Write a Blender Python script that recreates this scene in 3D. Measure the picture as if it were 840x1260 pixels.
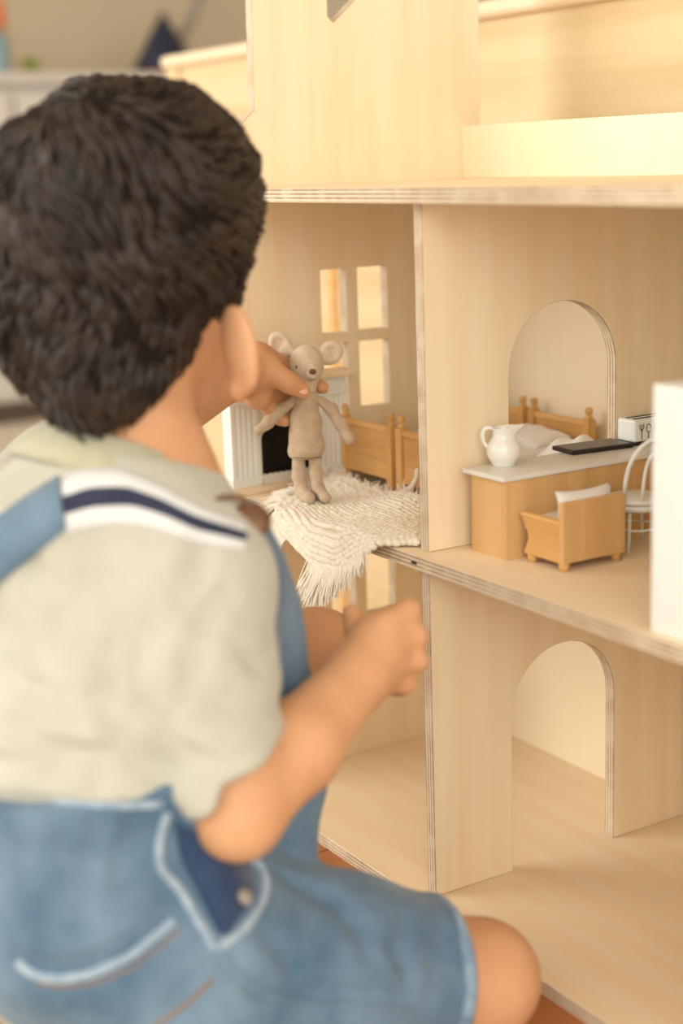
import bpy, bmesh, math, random
import numpy as np
from mathutils import Vector, Matrix, Euler
from mathutils.bvhtree import BVHTree

for _o in list(bpy.data.objects): bpy.data.objects.remove(_o)
random.seed(7); np.random.seed(7)
scene = bpy.context.scene
COL = scene.collection
PI = math.pi

# ------------------------------------------------------------------ camera
# frame: X along the dollhouse front, Y into the house, Z up (metres)
FPX = 1903.32                      # focal length in pixels of an 840 x 1260 frame
CAM = np.array([0.89883, -0.60949, 0.55195])
YAW, PITCH, ROLL = 1.02277, 0.22268, -0.03422
FWD = np.array([-math.sin(YAW)*math.cos(PITCH), math.cos(YAW)*math.cos(PITCH), -math.sin(PITCH)])
_r = np.array([math.cos(YAW), math.sin(YAW), 0.0]); _u = np.cross(_r, FWD)
RGT = _r*math.cos(ROLL) + _u*math.sin(ROLL)
UPV = -_r*math.sin(ROLL) + _u*math.cos(ROLL)
cam_data = bpy.data.cameras.new('camera')
cam = bpy.data.objects.new('camera', cam_data); COL.objects.link(cam)
M = Matrix.Identity(4)
for i in range(3):
    M[i][0] = RGT[i]; M[i][1] = UPV[i]; M[i][2] = -FWD[i]; M[i][3] = CAM[i]
cam.matrix_world = M
cam_data.sensor_fit = 'HORIZONTAL'; cam_data.sensor_width = 24.0
cam_data.lens = FPX/840.0*24.0
cam_data.clip_start = 0.02; cam_data.clip_end = 60
cam_data.dof.use_dof = True
cam_data.dof.focus_distance = 1.20
cam_data.dof.aperture_fstop = 2.9
scene.camera = cam

# ------------------------------------------------------------------ light
world = bpy.data.worlds.new('world'); scene.world = world; world.use_nodes = True
bg = world.node_tree.nodes['Background']
bg.inputs[0].default_value = (1.0, 0.975, 0.925, 1); bg.inputs[1].default_value = 2.45

def area(name, loc, target, sx, sy, power, color):
    d = bpy.data.lights.new(name, 'AREA'); d.shape = 'RECTANGLE'; d.size = sx; d.size_y = sy
    d.energy = power; d.color = color
    o = bpy.data.objects.new(name, d); COL.objects.link(o); o.location = loc
    o.rotation_euler = (Vector(target)-Vector(loc)).to_track_quat('-Z', 'Y').to_euler()
    return o
area('window_daylight', (-1.5, -2.3, 1.25), (-.1, .1, 0.3), 1.9, 1.7, 46, (1.0, 0.985, 0.945))
area('side_window_daylight', (2.7, -1.5, 1.55), (0.0, 0, 0.35), 1.7, 1.6, 30, (1.0, 0.985, 0.945))

vs = scene.view_settings
vs.view_transform = 'Standard'; vs.look = 'None'; vs.gamma = 1.0; vs.use_curve_mapping = False
vs.exposure = -0.26

# ------------------------------------------------------------------ helpers
def ray(u, v): return FWD + RGT*((u-420)/FPX) + UPV*((630-v)/FPX)
def at(u, v, d): return CAM + d*ray(u, v)          # point at camera depth d
def onp(u, v, ax, val):
    d = ray(u, v); return CAM + d*((val-CAM[ax])/d[ax])

def NG(name):
    m = bpy.data.materials.new(name); m.use_nodes = True
    nt = m.node_tree; b = nt.nodes['Principled BSDF']
    return m, nt, b
def rgb(c): return (c[0], c[1], c[2], 1)
def srgb(r, g, b):
    f = lambda x: ((x/255+.055)/1.055)**2.4 if x > 10 else x/255/12.92
    return (f(r), f(g), f(b))
def ramp(nt, fac, stops):
    r = nt.nodes.new('ShaderNodeValToRGB'); e = r.color_ramp.elements
    while len(e) < len(stops): e.new(0.5)
    for k, (p, c) in enumerate(stops): e[k].position = p; e[k].color = rgb(c)
    nt.links.new(fac, r.inputs[0]); return r.outputs[0]
def mapping(nt, scale, rot=(0, 0, 0)):
    tc = nt.nodes.new('ShaderNodeTexCoord'); mp = nt.nodes.new('ShaderNodeMapping')
    mp.inputs['Scale'].default_value = scale; mp.inputs['Rotation'].default_value = rot
    nt.links.new(tc.outputs['Object'], mp.inputs[0]); return mp.outputs[0]
def noise(nt, vec, scale, detail=4, rough=.55, dist=0):
    n = nt.nodes.new('ShaderNodeTexNoise'); n.inputs['Scale'].default_value = scale
    n.inputs['Detail'].default_value = detail; n.inputs['Roughness'].default_value = rough
    n.inputs['Distortion'].default_value = dist
    nt.links.new(vec, n.inputs['Vector']); return n.outputs[0]
def bump(nt, b, h, strength, dist):
    n = nt.nodes.new('ShaderNodeBump'); n.inputs['Strength'].default_value = strength
    n.inputs['Distance'].default_value = dist
    nt.links.new(h, n.inputs['Height']); nt.links.new(n.outputs[0], b.inputs['Normal'])

def wood(name, base, dark, axis='Z', s=1.0, rough=.5, amount=1.0):
    """fine long grain along an axis with a few broad cathedral figures"""
    m, nt, b = NG(name)
    k = {'X': (.06, 1, 1), 'Y': (1, .06, 1), 'Z': (1, 1, .06)}[axis]
    v = mapping(nt, k)
    n1 = noise(nt, v, 130*s, 5, .6); n2 = noise(nt, v, 18*s, 3, .5, 1.2)
    mx = nt.nodes.new('ShaderNodeMath'); mx.operation = 'MULTIPLY_ADD'
    nt.links.new(n1, mx.inputs[0]); mx.inputs[1].default_value = .45
    m2 = nt.nodes.new('ShaderNodeMath'); m2.operation = 'MULTIPLY'; nt.links.new(n2, m2.inputs[0]); m2.inputs[1].default_value = .55
    nt.links.new(m2.outputs[0], mx.inputs[2])
    wv = nt.nodes.new('ShaderNodeTexWave'); wv.wave_type = 'RINGS'; wv.inputs['Scale'].default_value = 9*s; wv.inputs['Distortion'].default_value = 7; wv.inputs['Detail'].default_value = 2; wv.inputs['Detail Scale'].default_value = .6
    nt.links.new(v, wv.inputs['Vector'])
    m3 = nt.nodes.new('ShaderNodeMath'); m3.operation = 'MULTIPLY_ADD'; nt.links.new(wv.outputs[1], m3.inputs[0]); m3.inputs[1].default_value = .16; nt.links.new(mx.outputs[0], m3.inputs[2])
    m4 = nt.nodes.new('ShaderNodeMath'); m4.operation = 'SUBTRACT'; nt.links.new(m3.outputs[0], m4.inputs[0]); m4.inputs[1].default_value = .08
    mx = m4
    c = ramp(nt, mx.outputs[0], [(.5-.22/amount, dark), (.5+.10/amount, base)])
    nt.links.new(c, b.inputs['Base Color']); b.inputs['Roughness'].default_value = rough
    b.inputs['Specular IOR Level'].default_value = .3
    bump(nt, b, n1, .12, .0006)
    return m
def ply_edge(name, axis, base, dark, t):
    """layered plywood edge: bands across the thickness axis"""
    m, nt, b = NG(name)
    tc = nt.nodes.new('ShaderNodeTexCoord'); sx = nt.nodes.new('ShaderNodeSeparateXYZ')
    nt.links.new(tc.outputs['Object'], sx.inputs[0])
    mu = nt.nodes.new('ShaderNodeMath'); mu.operation = 'MULTIPLY'; mu.inputs[1].default_value = 2*PI*3.5/t
    nt.links.new(sx.outputs['XYZ'.index(axis)], mu.inputs[0])
    si = nt.nodes.new('ShaderNodeMath'); si.operation = 'SINE'; nt.links.new(mu.outputs[0], si.inputs[0])
    n = noise(nt, mapping(nt, (1, 1, 1)), 60, 4)
    ad = nt.nodes.new('ShaderNodeMath'); ad.operation = 'MULTIPLY_ADD'; ad.inputs[1].default_value = .28; nt.links.new(si.outputs[0], ad.inputs[0]); nt.links.new(n, ad.inputs[2])
    c = ramp(nt, ad.outputs[0], [(.25, dark), (.62, base)])
    nt.links.new(c, b.inputs['Base Color']); b.inputs['Roughness'].default_value = .6
    return m
def plain(name, c, rough=.5, var=.06, nscale=40, bmp=0, spec=.35, sheen=0):
    m, nt, b = NG(name)
    n = noise(nt, mapping(nt, (1, 1, 1)), nscale, 3)
    lo = tuple(x*(1-var) for x in c); hi = tuple(min(1, x*(1+var)) for x in c)
    nt.links.new(ramp(nt, n, [(.3, lo), (.7, hi)]), b.inputs['Base Color'])
    b.inputs['Roughness'].default_value = rough; b.inputs['Specular IOR Level'].default_value = spec
    if bmp: bump(nt, b, n, bmp, .002)
    if sheen: b.inputs['Sheen Weight'].default_value = sheen
    return m
def fabric(name, c, c2, wscale, rough=.9, blot=25, bmp=.3, sheen=.25, dist=.0006):
    """woven cloth: fine crossing threads and soft blotches"""
    m, nt, b = NG(name)
    v = mapping(nt, (1, 1, 1))
    def wv(d):
        w = nt.nodes.new('ShaderNodeTexWave'); w.wave_type = 'BANDS'; w.bands_direction = d
        w.inputs['Scale'].default_value = wscale; w.inputs['Distortion'].default_value = 1.5; w.inputs['Detail'].default_value = 2
        nt.links.new(v, w.inputs['Vector']); return w.outputs[1]
    a = nt.nodes.new('ShaderNodeMath'); a.operation = 'ADD'; nt.links.new(wv('Z'), a.inputs[0]); nt.links.new(wv('DIAGONAL'), a.inputs[1])
    nb = noise(nt, v, blot, 5, .6)
    a2 = nt.nodes.new('ShaderNodeMath'); a2.operation = 'MULTIPLY_ADD'; nt.links.new(a.outputs[0], a2.inputs[0]); a2.inputs[1].default_value = .12; nt.links.new(nb, a2.inputs[2])
    nt.links.new(ramp(nt, a2.outputs[0], [(.38, c2), (.82, c)]), b.inputs['Base Color'])
    b.inputs['Roughness'].default_value = rough; b.inputs['Sheen Weight'].default_value = sheen
    b.inputs['Specular IOR Level'].default_value = .15
    bump(nt, b, a2.outputs[0], bmp, dist)
    return m

def tag(o, label=None, cat=None, group=None, kind=None):
    if label: o['label'] = label
    if cat: o['category'] = cat
    if group: o['group'] = group
    if kind: o['kind'] = kind
    return o
def thing(name, label, cat, loc=(0, 0, 0), group=None, kind=None):
    o = bpy.data.objects.new(name, None); COL.objects.link(o); o.location = loc
    o.empty_display_size = .02
    return tag(o, label, cat, group, kind)
def wloc(o):
    v = Vector((0, 0, 0))
    while o: v = v + o.location; o = o.parent
    return v
def link(name, me, mats, parent=None, smooth=False, bevel=0, seg=2, world=True):
    """one mesh object; vertices are given in world space and moved into the parent's space"""
    o = bpy.data.objects.new(name, me); COL.objects.link(o)
    if not isinstance(mats, (list, tuple)): mats = [mats]
    for m in mats: me.materials.append(m)
    if parent:
        if world: me.transform(Matrix.Translation(-wloc(parent)))
        o.parent = parent
    if smooth:
        me.polygons.foreach_set('use_smooth', [True]*len(me.polygons))
    if bevel:
        b = o.modifiers.new('bevel', 'BEVEL'); b.width = bevel; b.segments = seg; b.limit_method = 'ANGLE'; b.angle_limit = .7
    me.update()
    return o
class MB:
    """collects shapes into one bmesh"""
    def __init__(s): s.bm = bmesh.new()
    def box(s, lo, hi, mi=0, R=None, c=None):
        vs_ = [s.bm.verts.new((x, y, z)) for x in (lo[0], hi[0]) for y in (lo[1], hi[1]) for z in (lo[2], hi[2])]
        for q in ((0, 1, 3, 2), (4, 6, 7, 5), (0, 4, 5, 1), (2, 3, 7, 6), (0, 2, 6, 4), (1, 5, 7, 3)):
            f = s.bm.faces.new([vs_[i] for i in q]); f.material_index = mi
        if R is not None:
            bmesh.ops.rotate(s.bm, verts=vs_, cent=c if c is not None else (Vector(lo)+Vector(hi))/2, matrix=R)
        return s
    def tube(s, pts, rad, n=10, cap=True, mi=0):
        pts = [Vector(p) for p in pts]
        if not hasattr(rad, '__len__'): rad = [rad]*len(pts)
        rings = []; prev = None
        for i, p in enumerate(pts):
            t = (pts[min(i+1, len(pts)-1)]-pts[max(i-1, 0)]).normalized()
            if prev is None:
                a = t.orthogonal().normalized()
            else:
                a = (prev - t*prev.dot(t)).normalized()
            prev = a; b = t.cross(a)
            rings.append([s.bm.verts.new(p+(a*math.cos(2*PI*k/n)+b*math.sin(2*PI*k/n))*rad[i]) for k in range(n)])
        for i in range(len(rings)-1):
            for k in range(n):
                f = s.bm.faces.new((rings[i][k], rings[i][(k+1) % n], rings[i+1][(k+1) % n], rings[i+1][k])); f.smooth = n > 4; f.material_index = mi
        if cap:
            f = s.bm.faces.new(rings[0][::-1]); f.material_index = mi; f = s.bm.faces.new(rings[-1]); f.material_index = mi
        return s
    def lathe(s, prof, c, n=24, mi=0):
        c = Vector(c); rings = []
        for r, z in prof:
            if r < 1e-6: rings.append([s.bm.verts.new(c+Vector((0, 0, z)))])
            else: rings.append([s.bm.verts.new(c+Vector((r*math.cos(2*PI*k/n), r*math.sin(2*PI*k/n), z))) for k in range(n)])
        for a, b in zip(rings[:-1], rings[1:]):
            for k in range(n):
                q = [a[k % len(a)], a[(k+1) % len(a)], b[(k+1) % len(b)], b[k % len(b)]]
                q2 = []
                for x in q:
                    if x not in q2: q2.append(x)
                if len(q2) > 2: f = s.bm.faces.new(q2); f.smooth = True; f.material_index = mi
        return s
    def ell(s, c, r, R=None, nu=16, nv=10, mi=0):
        c = Vector(c); ring = []
        R = R or Matrix.Identity(3)
        for j in range(nv+1):
            ph = PI*j/nv
            if j in (0, nv): ring.append([s.bm.verts.new(c+R@Vector((0, 0, r[2]*math.cos(ph))))])
            else: ring.append([s.bm.verts.new(c+R@Vector((r[0]*math.sin(ph)*math.cos(2*PI*k/nu), r[1]*math.sin(ph)*math.sin(2*PI*k/nu), r[2]*math.cos(ph)))) for k in range(nu)])
        for a, b in zip(ring[:-1], ring[1:]):
            for k in range(nu):
                q = []
                for x in (a[k % len(a)], b[k % len(b)], b[(k+1) % len(b)], a[(k+1) % len(a)]):
                    if x not in q: q.append(x)
                f = s.bm.faces.new(q); f.smooth = True; f.material_index = mi
        return s
    def sheet(s, loops, ax, lo, hi, edge_mi=1):
        """extrude a 2-D outline with holes along axis ax; side walls get edge_mi"""
        def P(a, b, h):
            q = [a, b]; q.insert(ax, h); return q
        es = []
        for L in loops:
            v = [s.bm.verts.new(P(a, b, lo)) for a, b in L]
            es += [s.bm.edges.new((v[i], v[(i+1) % len(v)])) for i in range(len(v))]
        r = bmesh.ops.triangle_fill(s.bm, use_beauty=True, use_dissolve=False, edges=es)
        fs = [f for f in r['geom'] if isinstance(f, bmesh.types.BMFace)]
        e = bmesh.ops.extrude_face_region(s.bm, geom=fs)
        nv = [x for x in e['geom'] if isinstance(x, bmesh.types.BMVert)]
        d = [0, 0, 0]; d[ax] = hi-lo
        bmesh.ops.translate(s.bm, verts=nv, vec=d)
        bmesh.ops.recalc_face_normals(s.bm, faces=s.bm.faces[:])
        for f in s.bm.faces:
            f.material_index = 0 if abs(f.normal[ax]) > .7 else edge_mi
        return s
    def build(s, name, mats, parent=None, bevel=0, seg=2, recalc=True, smooth=False, world=True):
        if recalc: bmesh.ops.recalc_face_normals(s.bm, faces=s.bm.faces[:])
        me = bpy.data.meshes.new(name); s.bm.to_mesh(me); s.bm.free()
        return link(name, me, mats, parent, smooth, bevel, seg, world)
def rect(a0, b0, a1, b1): return [(a0, b0), (a1, b0), (a1, b1), (a0, b1)]

# ---- signed-distance modelling: smooth union of limbs, polygonised by surface nets
class SDF:
    def __init__(s, lo, hi, h):
        s.lo = np.array(lo, np.float32); s.h = h
        s.n = np.ceil((np.array(hi)-np.array(lo))/h).astype(int)+1
        s.d = np.full(s.n, .2, np.float32)
    def _sl(s, lo, hi):
        a = np.clip(np.floor((np.array(lo)-s.lo)/s.h).astype(int), 0, s.n-1); b = np.clip(np.ceil((np.array(hi)-s.lo)/s.h).astype(int)+1, 1, s.n)
        b = np.maximum(b, a+1)
        return tuple(slice(x, y) for x, y in zip(a, b)), a, b
    def pts(s, a, b):
        ax = [s.lo[i]+s.h*np.arange(a[i], b[i], dtype=np.float32) for i in range(3)]
        return np.stack(np.meshgrid(*ax, indexing='ij'), -1)
    def comb(s, fn, lo, hi, k, op):
        sl, a, b = s._sl(lo, hi); e = fn(s.pts(a, b)); d = s.d[sl]
        if op == 'sub': e = -e
        if op == 'add':
            if k > 0:
                q = np.clip(.5+.5*(e-d)/k, 0, 1); s.d[sl] = e*(1-q)+d*q-k*q*(1-q)
                q = None
            else: s.d[sl] = np.minimum(d, e)
        else:
            if k > 0:
                q = np.clip(.5-.5*(e-d)/k, 0, 1); s.d[sl] = e*(1-q)+d*q+k*q*(1-q)
            else: s.d[sl] = np.maximum(d, e)
        return s
    def cap(s, p0, p1, r0, r1, k=.008, op='add'):
        p0 = np.array(p0, np.float32); p1 = np.array(p1, np.float32); ba = p1-p0; L = max(float(ba@ba), 1e-9); m = max(r0, r1)+k+.012
        def fn(P):
            t = np.clip(((P-p0)@ba)/L, 0, 1); q = P-p0-t[..., None]*ba
            return np.sqrt((q*q).sum(-1))-(r0+t*(r1-r0))
        return s.comb(fn, np.minimum(p0, p1)-m, np.maximum(p0, p1)+m, k, op)
    def chain(s, pts, rad, k=.006, op='add'):
        for i in range(len(pts)-1): s.cap(pts[i], pts[i+1], rad[i], rad[i+1], k, op)
        return s
    def ell(s, c, r, F=None, k=.015, op='add'):
        c = np.array(c, np.float32); r = np.array(r, np.float32); F = np.eye(3) if F is None else np.array(F); F = F.astype(np.float32)   # rows: local axes
        m = float(r.max())+k+.012
        def fn(P):
            q = (P-c)@F.T; k0 = np.sqrt(((q/r)**2).sum(-1)); k1 = np.sqrt(((q/(r*r))**2).sum(-1))+1e-6
            return k0*(k0-1)/k1
        return s.comb(fn, c-m, c+m, k, op)
    def fn(s, f, k, op, lo=None, hi=None):
        lo = s.lo if lo is None else lo; hi = s.lo+s.h*s.n if hi is None else hi
        return s.comb(f, lo, hi, k, op)
    def warp(s, f):
        a = np.zeros(3, int); s.d += f(s.pts(a, s.n)).astype(np.float32); return s
    def mesh(s, name):
        d = s.d; sg = d < 0
        c = sg[:-1, :-1, :-1].astype(np.int8)
        cnt = np.zeros_like(c)
        for i in (0, 1):
            for j in (0, 1):
                for k in (0, 1): cnt += sg[i:d.shape[0]-1+i, j:d.shape[1]-1+j, k:d.shape[2]-1+k]
        act = (cnt > 0) & (cnt < 8)
        ix = np.argwhere(act); idx = np.full(act.shape, -1, np.int64); idx[act] = np.arange(len(ix))
        acc = np.zeros((len(ix), 3)); nn = np.zeros(len(ix))
        corners = [(i, j, k) for i in (0, 1) for j in (0, 1) for k in (0, 1)]
        for a in corners:
            for ax in range(3):
                if a[ax] == 0:
                    b = list(a); b[ax] = 1
                    da = d[ix[:, 0]+a[0], ix[:, 1]+a[1], ix[:, 2]+a[2]]; db = d[ix[:, 0]+b[0], ix[:, 1]+b[1], ix[:, 2]+b[2]]
                    m = (da < 0) != (db < 0); t = np.where(m, da/np.where(m, da-db, 1), 0)
                    p = np.tile(np.array(a, float), (len(ix), 1)); p[:, ax] += t
                    acc += p*m[:, None]; nn += m
        V = s.lo+s.h*(ix+acc/nn[:, None])
        Q = []
        for ax in range(3):
            o1, o2 = [(1, 2), (2, 0), (0, 1)][ax]
            A = sg.take(range(0, d.shape[ax]-1), ax); B = sg.take(range(1, d.shape[ax]), ax)
            e = np.argwhere(A != B)
            e = e[(e[:, o1] > 0) & (e[:, o2] > 0) & (e[:, o1] < act.shape[o1]) & (e[:, o2] < act.shape[o2])]
            def cell(x1, x2):
                q = e.copy(); q[:, o1] -= x1; q[:, o2] -= x2; return idx[q[:, 0], q[:, 1], q[:, 2]]
            q = np.stack([cell(1, 1), cell(0, 1), cell(0, 0), cell(1, 0)], 1)
            fl = ~A[e[:, 0], e[:, 1], e[:, 2]]
            q[fl] = q[fl][:, ::-1]; Q.append(q)
        Q = np.concatenate(Q); Q = Q[(Q >= 0).all(1)]
        # light smoothing
        ed = np.concatenate([Q[:, [0, 1]], Q[:, [1, 2]], Q[:, [2, 3]], Q[:, [3, 0]]]); ed = np.concatenate([ed, ed[:, ::-1]])
        for _ in range(2):
            sm = np.zeros_like(V); w = np.bincount(ed[:, 0], minlength=len(V))
            for k in range(3): sm[:, k] = np.bincount(ed[:, 0], V[ed[:, 1], k], minlength=len(V))
            V = np.where(w[:, None] > 0, V*.45+.55*sm/np.maximum(w, 1)[:, None], V)
        me = bpy.data.meshes.new(name); me.from_pydata(V.tolist(), [], Q.tolist()); me.update()
        return me

# ------------------------------------------------------------------ materials
T = 0.0105; H1 = 0.27235; H2 = H1+0.25; W = 0.2856; D = 0.2674; XR = 0.36; REC = 0.0124
BIRCH, BIRCH_D = srgb(247, 229, 196), srgb(238, 210, 168)
birch_v = wood('birch_upright', BIRCH, BIRCH_D, 'Z', amount=.5)
birch_h = wood('birch_level', srgb(246, 228, 196), BIRCH_D, 'X', amount=.5)
birch_pale = wood('birch_pale', srgb(250, 236, 206), srgb(246, 226, 190), 'Z', amount=.5)
edgeX = ply_edge('ply_edge_x', 'X', srgb(222, 206, 178), srgb(168, 142, 108), T)
edgeY = ply_edge('ply_edge_y', 'Y', srgb(222, 206, 178), srgb(168, 142, 108), T)
edgeZ = ply_edge('ply_edge_z', 'Z', srgb(222, 206, 178), srgb(168, 142, 108), T)
maple = wood('golden_maple', srgb(228, 207, 164), srgb(214, 188, 140), 'X', .6)
toy_wood = wood('toy_wood', srgb(222, 174, 110), srgb(200, 148, 84), 'X', 1.6)
toy_wood_v = wood('toy_wood_upright', srgb(222, 174, 110), srgb(200, 148, 84), 'Z', 1.6)
toy_wood_l = wood('toy_wood_light', srgb(232, 186, 122), srgb(214, 162, 96), 'X', 1.6)
counter_wood = wood('counter_wood', srgb(220, 178, 122), srgb(204, 158, 100), 'Z', 1.2)
floor_wood = wood('floor_wood', srgb(196, 132, 78), srgb(158, 96, 52), 'Y', .35, .38)
floor_wood2 = wood('floor_wood_two', srgb(184, 120, 68), srgb(150, 90, 48), 'Y', .35, .38)
white_paint = plain('white_paint', srgb(236, 237, 228), .42, .02)
white_gloss = plain('white_glaze', srgb(240, 236, 226), .12, .02, spec=.6)
white_top = plain('white_top', srgb(226, 222, 212), .3, .03)
black_mat = plain('soot_black', srgb(28, 24, 22), .9, .3, 300, .3)
tray_top = plain('tray_top', srgb(88, 80, 74), .35, .1, 200)
tray_edge = plain('tray_edge', srgb(40, 32, 30), .4, .1)
print_ink = plain('print_ink', srgb(90, 80, 74), .6, .1)
pillow_mat = fabric('white_cotton', srgb(240, 236, 228), srgb(226, 220, 208), 900, bmp=.15)
wool = fabric('cream_wool', srgb(250, 244, 228), srgb(234, 222, 196), 1500, bmp=.5, blot=120, dist=.0004)
linen = fabric('tan_linen', srgb(206, 184, 154), srgb(184, 160, 130), 1100, bmp=.5, blot=160, dist=.0005)
linen_l = fabric('pale_linen', srgb(222, 204, 178), srgb(204, 182, 154), 1100, bmp=.5, blot=160, dist=.0005)
ear_pink = fabric('pink_linen', srgb(226, 198, 178), srgb(208, 176, 154), 1100, bmp=.4, blot=160)
thread = plain('brown_thread', srgb(112, 82, 52), .6, .2)
stitch = plain('stitch_thread', srgb(140, 112, 86), .7, .1)
wall_mat = plain('wall_paint', srgb(198, 182, 156), .8, .02, 6)
wall_pale = plain('wall_paint_pale', srgb(206, 194, 172), .8, .02, 6)
dresser_mat = plain('dresser_white', srgb(214, 210, 200), .5, .02)
dresser_dark = plain('dresser_gap', srgb(120, 108, 92), .7, .05)
navy_mat = plain('navy_fabric', srgb(38, 42, 62), .6, .1)
grey_metal = plain('grey_metal', srgb(150, 142, 132), .4, .05)
orange_mat = plain('orange_plastic', srgb(224, 120, 72), .4, .05)
blue_mat = plain('blue_grey_plastic', srgb(132, 160, 166), .4, .05)
green_mat = plain('leaf_green', srgb(132, 152, 62), .6, .2, 60)
terracotta = plain('pot_clay', srgb(190, 168, 140), .7, .1)
carpet_mat = fabric('beige_carpet', srgb(206, 190, 164), srgb(186, 168, 142), 300, blot=90)
rug_mat = fabric('cream_carpet', srgb(222, 210, 184), srgb(200, 186, 158), 260, blot=60)
rug_yellow = fabric('yellow_carpet', srgb(222, 186, 112), srgb(196, 160, 96), 260, blot=90)

# ------------------------------------------------------------------ room
GZ = -0.0105
fl = thing('floor', 'warm brown laminate plank floor', None, (0, 0, GZ), kind='structure')
MB().box((-3.2, -2.4, GZ-.06), (2.6, 1.8, GZ-.012)).build('subfloor', floor_wood2, fl)
pw = .14; i = 0; x = -1.4
while x < 1.2:
    y = -1.6 + (i*37 % 5)*.17
    while y < 1.5:
        y2 = min(y+.82, 1.5)
        MB().box((x+.0008, y+.0008, GZ-.012), (x+pw-.0008, y2-.0008, GZ)).build('plank', [floor_wood, floor_wood2][random.random() < .45], fl, bevel=.0008, seg=1)
        y = y2
    x += pw; i += 1
tag(MB().box((-2.99, -2.4, GZ-.06), (-2.89, 1.8, 2.5)).build('wall_left', wall_mat), kind='structure')
tag(MB().box((-2.99, -2.6, 2.5), (2.6, 1.8, 2.56)).build('ceiling', wall_pale), kind='structure')
tag(MB().box((-2.95, 1.7, GZ-.06), (2.6, 1.8, 2.5)).build('wall_back', wall_pale), kind='structure')

# ------------------------------------------------------------------ dollhouse
dh = thing('dollhouse', 'large open-fronted birch plywood dollhouse with arched doorways and paned windows', 'dollhouse', (0, D/2, GZ))
for name, z in (('floor_board', 0), ('floor_board', H1), ('attic_floor', H2+T)):
    MB().sheet([rect(-W, 0, XR, D)], 2, z-T, z).build(name, [birch_h, edgeZ], dh, bevel=.0006, seg=1)
def arch(yc, hw, z0, zs, n=20):
    return [(yc-hw, z0)]+[(yc-hw*math.cos(PI*k/n), zs+hw*math.sin(PI*k/n)) for k in range(n+1)]+[(yc+hw, z0)]
def divider(z0, z1, zs, open_z):
    yc, hw = .1389, .052
    a = arch(yc, hw, z0, zs)
    # outline runs along the floor, up through the arch and round the board
    if open_z is None:
        out = [(REC, z0)]+a+[(D, z0), (D, z1), (REC, z1)]
        MB().sheet([out], 0, -T, 0).build('divider_wall', [birch_v, edgeX], dh, bevel=.0005, seg=1)
    else:
        out = rect(REC, z0, D, z1); h = [(yc-hw, open_z)]+a[1:-1]+[(yc+hw, open_z)]
        MB().sheet([out, h], 0, -T, 0).build('divider_wall', [birch_v, edgeX], dh, bevel=.0005, seg=1)
divider(0, H1-T, .1275, None)
divider(H1, H2, .3935, None)
# left side wall with paned windows and the attic gable on top
win = []
for z0, z1, zm in ((.332, .459, .3975), (.136, .238, .2015)):
    for y0, y1 in ((.1000, .1262), (.1385, .1700)):
        win += [rect(y0, z0, y1, zm-.0047), rect(y0, zm+.0047, y1, z1)]
gable = [(.002, GZ), (D+T, GZ), (D+T, .84), (.16, .98), (.046, .84), (.0405, .597), (.002, .562)]
gw = [(.1165, .674), (.1165, .76), (.21, .76), (.21, .745), (.1222, .6690)]
MB().sheet([gable, gw]+win, 0, -W-T, -W).build('side_wall', [birch_v, edgeX], dh, bevel=.0005, seg=1)
MB().sheet([rect(.002, GZ, D+T, .84)], 0, XR, XR+T).build('side_wall', [birch_v, edgeX], dh, bevel=.0005, seg=1)
MB().sheet([rect(-W, GZ, XR, H2+T)], 1, D, D+T).build('back_wall', [birch_pale, edgeY], dh)
MB().sheet([rect(-W, H2+T, XR, .5803)], 1, D-T, D).build('attic_back_lip', [birch_pale, edgeY], dh, bevel=.0008, seg=2)
for z in (H1-T/2, H2+T/2):
    b = MB(); c = Vector((-W+.004, -.0005, z))
    b.tube([c, c+Vector((0, -.0015, 0))], .0022, 12); b.build('bolt', grey_metal, dh)
for x in (-.004,):
    b = MB(); b.box((x, -.0006, H1-T*.62), (x+.006, .002, H1-T*.46)); b.build('ply_knot', tray_edge, dh)

# ------------------------------------------------------------------ long wooden cabinet behind the house
yp = D+.08
cb = thing('wooden_cabinet', 'long golden maple cabinet with rounded top rail behind the dollhouse', 'cabinet', (-.4, yp+.1, GZ))
xl, xr = -1.085, .75
MB().box((xl+.012, yp, GZ), (xr, yp+.018, .682)).build('front_panel', maple, cb)
MB().box((xl+.012, yp+.018, GZ), (xl+.03, yp+.34, .682)).build('end_panel', maple, cb)
MB().box((xl+.03, yp+.32, GZ), (xr, yp+.34, .682)).build('rear_panel', maple, cb)
MB().box((xl, yp-.012, .682), (xr+.012, yp+.35, .699)).build('top_rail', birch_h, cb, bevel=.008, seg=4)
MB().box((-.675, yp-.004, GZ+.02), (-.661, yp, .68)).build('joint_batten', toy_wood_l, cb, bevel=.001)
MB().box((xl+.005, yp-.006, GZ), (xl+.04, yp, .682)).build('corner_post', maple, cb, bevel=.003)

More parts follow.
